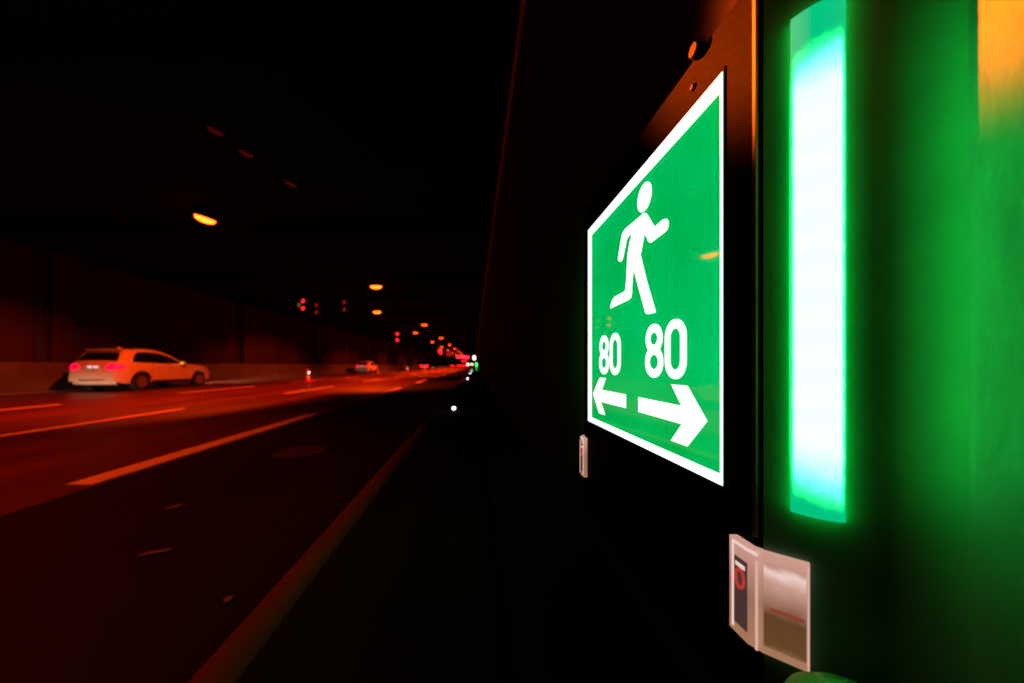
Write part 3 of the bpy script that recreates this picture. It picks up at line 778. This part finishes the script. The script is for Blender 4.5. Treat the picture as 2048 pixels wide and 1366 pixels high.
# green light strips on both chamfered ends: bowed frosted covers
dirv = Vector((1.09, -1, 0)).normalized(); nrm = Vector((-1, -1.09, 0)).normalized()
def chamfer(t, out, z, far=False):
    v = Vector((SX, YA, z))+dirv*t+nrm*out
    if far: v.y = 2*YC-v.y
    return loc(*v)
for far in (False, True):
    # added satin end panel tinted with the strip's green, coved to soften the lit edge
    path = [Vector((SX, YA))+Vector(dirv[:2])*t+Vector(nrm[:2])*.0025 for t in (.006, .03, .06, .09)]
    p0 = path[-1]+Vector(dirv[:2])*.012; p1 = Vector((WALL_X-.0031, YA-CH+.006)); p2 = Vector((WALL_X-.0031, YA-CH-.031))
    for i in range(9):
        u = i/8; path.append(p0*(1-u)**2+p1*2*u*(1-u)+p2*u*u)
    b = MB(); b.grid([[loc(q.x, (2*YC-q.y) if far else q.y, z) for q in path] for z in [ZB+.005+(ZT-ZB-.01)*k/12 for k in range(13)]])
    b.build('added_end_panel', M['added_end_panel'], sign, smooth=True)
T0, T1 = 0.031, 0.0758; SZ0, SZ1 = CAM_H-.174, CAM_H+.412
for far in (False, True):
    b = MB(); rows = []; uv = []; n, m = 14, 24
    def cover(u, z): return chamfer(T0+(T1-T0)*u, .011+.006*math.sin(math.pi*u), z, far)
    for i in range(m+1):
        z = SZ0+(SZ1-SZ0)*i/m
        rows.append([cover(j/n, z) for j in range(n+1)]); uv.append([(j/n, i/m) for j in range(n+1)])
    vr = b.grid(rows)
    lay = b.bm.loops.layers.uv.new('UVMap'); look = {v: uv[i][j] for i, r_ in enumerate(vr) for j, v in enumerate(r_)}
    for f in b.bm.faces:
        for l in f.loops: l[lay].uv = look[l.vert]
    st = b.build('light_strip', M['strip'], sign, smooth=True)
    b = MB()                                    # the cover's own sides and ends, glowing green
    for u, t in ((0, T0), (1, T1)):
        b.grid([[chamfer(t, .003, z, far), cover(u, z)] for z in (SZ0, (SZ0+SZ1)/2, SZ1)])
    for z in (SZ0, SZ1): b.grid([[chamfer(T0+(T1-T0)*q/n, .003, z, far) for q in range(n+1)], [cover(q/n, z) for q in range(n+1)]])
    b.build('cover_edge', M['cover_edge'], st)
# clear corner lamps wrapped round both lower corners
CZ1, CZ0 = CAM_H-.232, CAM_H-.357
for far in (False, True):
    def fpt(t, out, z):          # along the front face from the corner (t backwards), or along the chamfer (t positive)
        if t >= 0:
            v = Vector((SX, YA, z))+dirv*t+nrm*out+(Vector((-1,0,0))*out*0 if t > .006 else Vector((-out*.35, 0, 0)))
        else: v = Vector((SX-out, YA-t, z))
        if far: v.y = 2*YC-v.y
        return loc(*v)
    def patch(ts, z0, z1, out0, out1, name, mt, parent, bow=0):
        b = MB(); k = len(ts)
        for o_ in (out0, out1):
            b.grid([[fpt(t, o_, z0+(z1-z0)*i/4) for t in ts] for i in range(5)])
        loop0 = [fpt(t, out0, z0) for t in ts]; loop1 = [fpt(t, out1, z0) for t in ts]
        b.grid([loop0, loop1]); b.grid([[fpt(t, out0, z1) for t in ts], [fpt(t, out1, z1) for t in ts]])
        for t in (ts[0], ts[-1]): b.grid([[fpt(t, out0, z0+(z1-z0)*i/4) for i in range(5)], [fpt(t, out1, z0+(z1-z0)*i/4) for i in range(5)]])
        bmesh.ops.remove_doubles(b.bm, verts=b.bm.verts, dist=1e-6)
        return b.build(name, mt, parent)
    tA, tB = -.033, .0475
    lamp = patch([tA, -.015, -.002, .0061, .02, .035, tB], CZ0, CZ1, .0005, .011, 'corner_lamp', M['clear_shell'], sign)
    patch([.0065, .02, .03, .0445], CZ0+.010, CZ1-.010, .011, .0117, 'front_window', M['clear_window'], lamp)
    patch([.012, .02, .03, .043], CZ0+.056, CZ0+.0605, .0118, .0121, 'red_band', M['led_redband'], lamp)
    patch([-.0235, -.016, -.002], CZ0+.014, CZ1-.022, .0112, .0116, 'slot', M['led_dark'], lamp)
    patch([-.0275, -.025], CZ0+.006, CZ1-.004, .0112, .0122, 'edge_glint', M['led_bright'], lamp)  # glowing strips paint the bright lines on the clear lamp's edges
    patch([.0015, .0042], CZ0+.002, CZ1-.012, .0112, .0118, 'edge_glint', M['led_edge'], lamp)
    patch([.0455, .0472], CZ0+.002, CZ1-.002, .0112, .0120, 'edge_glint', M['led_edge'], lamp)
    patch([-.026, -.015, -.002, .004], CZ1-.0062, CZ1-.0025, .0112, .0121, 'edge_glint', M['led_bright'], lamp)
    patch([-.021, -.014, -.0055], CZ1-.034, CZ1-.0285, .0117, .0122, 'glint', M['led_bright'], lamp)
    b = MB(); c0 = fpt(-.013, .0118, CZ1-.048); n = 20
    b.ring([c0+Vector((0, .008*math.cos(2*math.pi*i/n), .0135*math.sin(2*math.pi*i/n))) for i in range(n)], [c0+Vector((0, .0055*math.cos(2*math.pi*i/n), .0105*math.sin(2*math.pi*i/n))) for i in range(n)], (-.002, 0, 0))
    b.build('red_ring', M['led_red'], lamp)
copy_thing(sign, (WALL_X, 51.5, ZB), 'tiny distant lit green sign at the far end of the right wall')
g = thing('green_glow_box', 'small plain green glowing strip low on the wall under the distant sign', 'guide light', (WALL_X, 50.2, 0))  # added green glowing box
b = MB(); b.box((-.10,0,.52),(.16,.2,.62),bevel=.03); b.build('housing', M['trim'], g)  # glowing green box added for a green streak under the distant sign
b = MB(); b.box((-.10,-.11,.53),(.10,.03,.5),bevel=.012); b.build('strip', M['green_strip'], g)
g = thing('lit_panel_sign', 'tiny white lit panel jutting from the wall above the distant sign', 'sign', (WALL_X, 50.6, 2.1))
b = MB(); b.box((-.42,0,0),(.34,.1,.56),bevel=.03); b.build('housing', M['trim'], g)
b = MB(); b.box((-.42,-.055,0),(.28,.02,.5),bevel=.008); b.build('lit_face', M['white_panel'], g)
b = MB(); b.box((-.13,0,.1),(.26,.05,.05)); b.build('bracket', M['grey_metal'], g)

# rounded bollard under the clear lamp
bl = thing('bollard', 'round topped bollard glowing green from the strip, below the clear corner lamp', 'bollard', (0.375, 0.335, 0.264))
BL = -0.034
MB().lathe([(.052,0),(.052,.33+BL)], n=32).build('post', M['black_metal'], bl, smooth=True)
MB().lathe([(r_, h_+BL) for r_, h_ in ((.060,.325),(.0615,.345),(.059,.366),(.051,.384),(.036,.397),(.018,.403),(.002,.405))], n=36).build('cap', M['cap'], bl, smooth=True)

# ------------------------------------------------------------------ far lamps at the end of the road
def far_lamp(name, label, x, y, z, r_, m):
    t = thing(name, label, 'warning lamp', (x, y, 0), 0, 'distant lamps at the end of the road')
    b = MB(); b.lathe([(.18,0),(.16,.08),(.03,.1),(.03,z)], n=14); b.build('stand', M['grey_metal'], t)
    b = MB(); b.lathe([(r_*1.15,.1),(r_*1.15,-.05),(r_,-.06)], (0,0,z), 'Y', 20); b.build('lamp_body', M['trim'], t)
    MB().lathe([(r_,-.065),(r_*.8,-.10),(.01,-.13)], (0,0,z), 'Y', 20).build('lens', m, t, smooth=True)
far_lamp('warning_lamp', 'largest white lamp at the end of the road, left of the pale orange pair', -3.6, 200, 1.6, .55, M['white_panel'])
far_lamp('warning_lamp', 'left of the two pale orange lamps at the end of the road', -1.35, 170, 1.55, .36, M['pale_orange'])
far_lamp('warning_lamp', 'right of the two pale orange lamps at the end of the road', -.72, 180, 1.6, .36, M['pale_orange'])
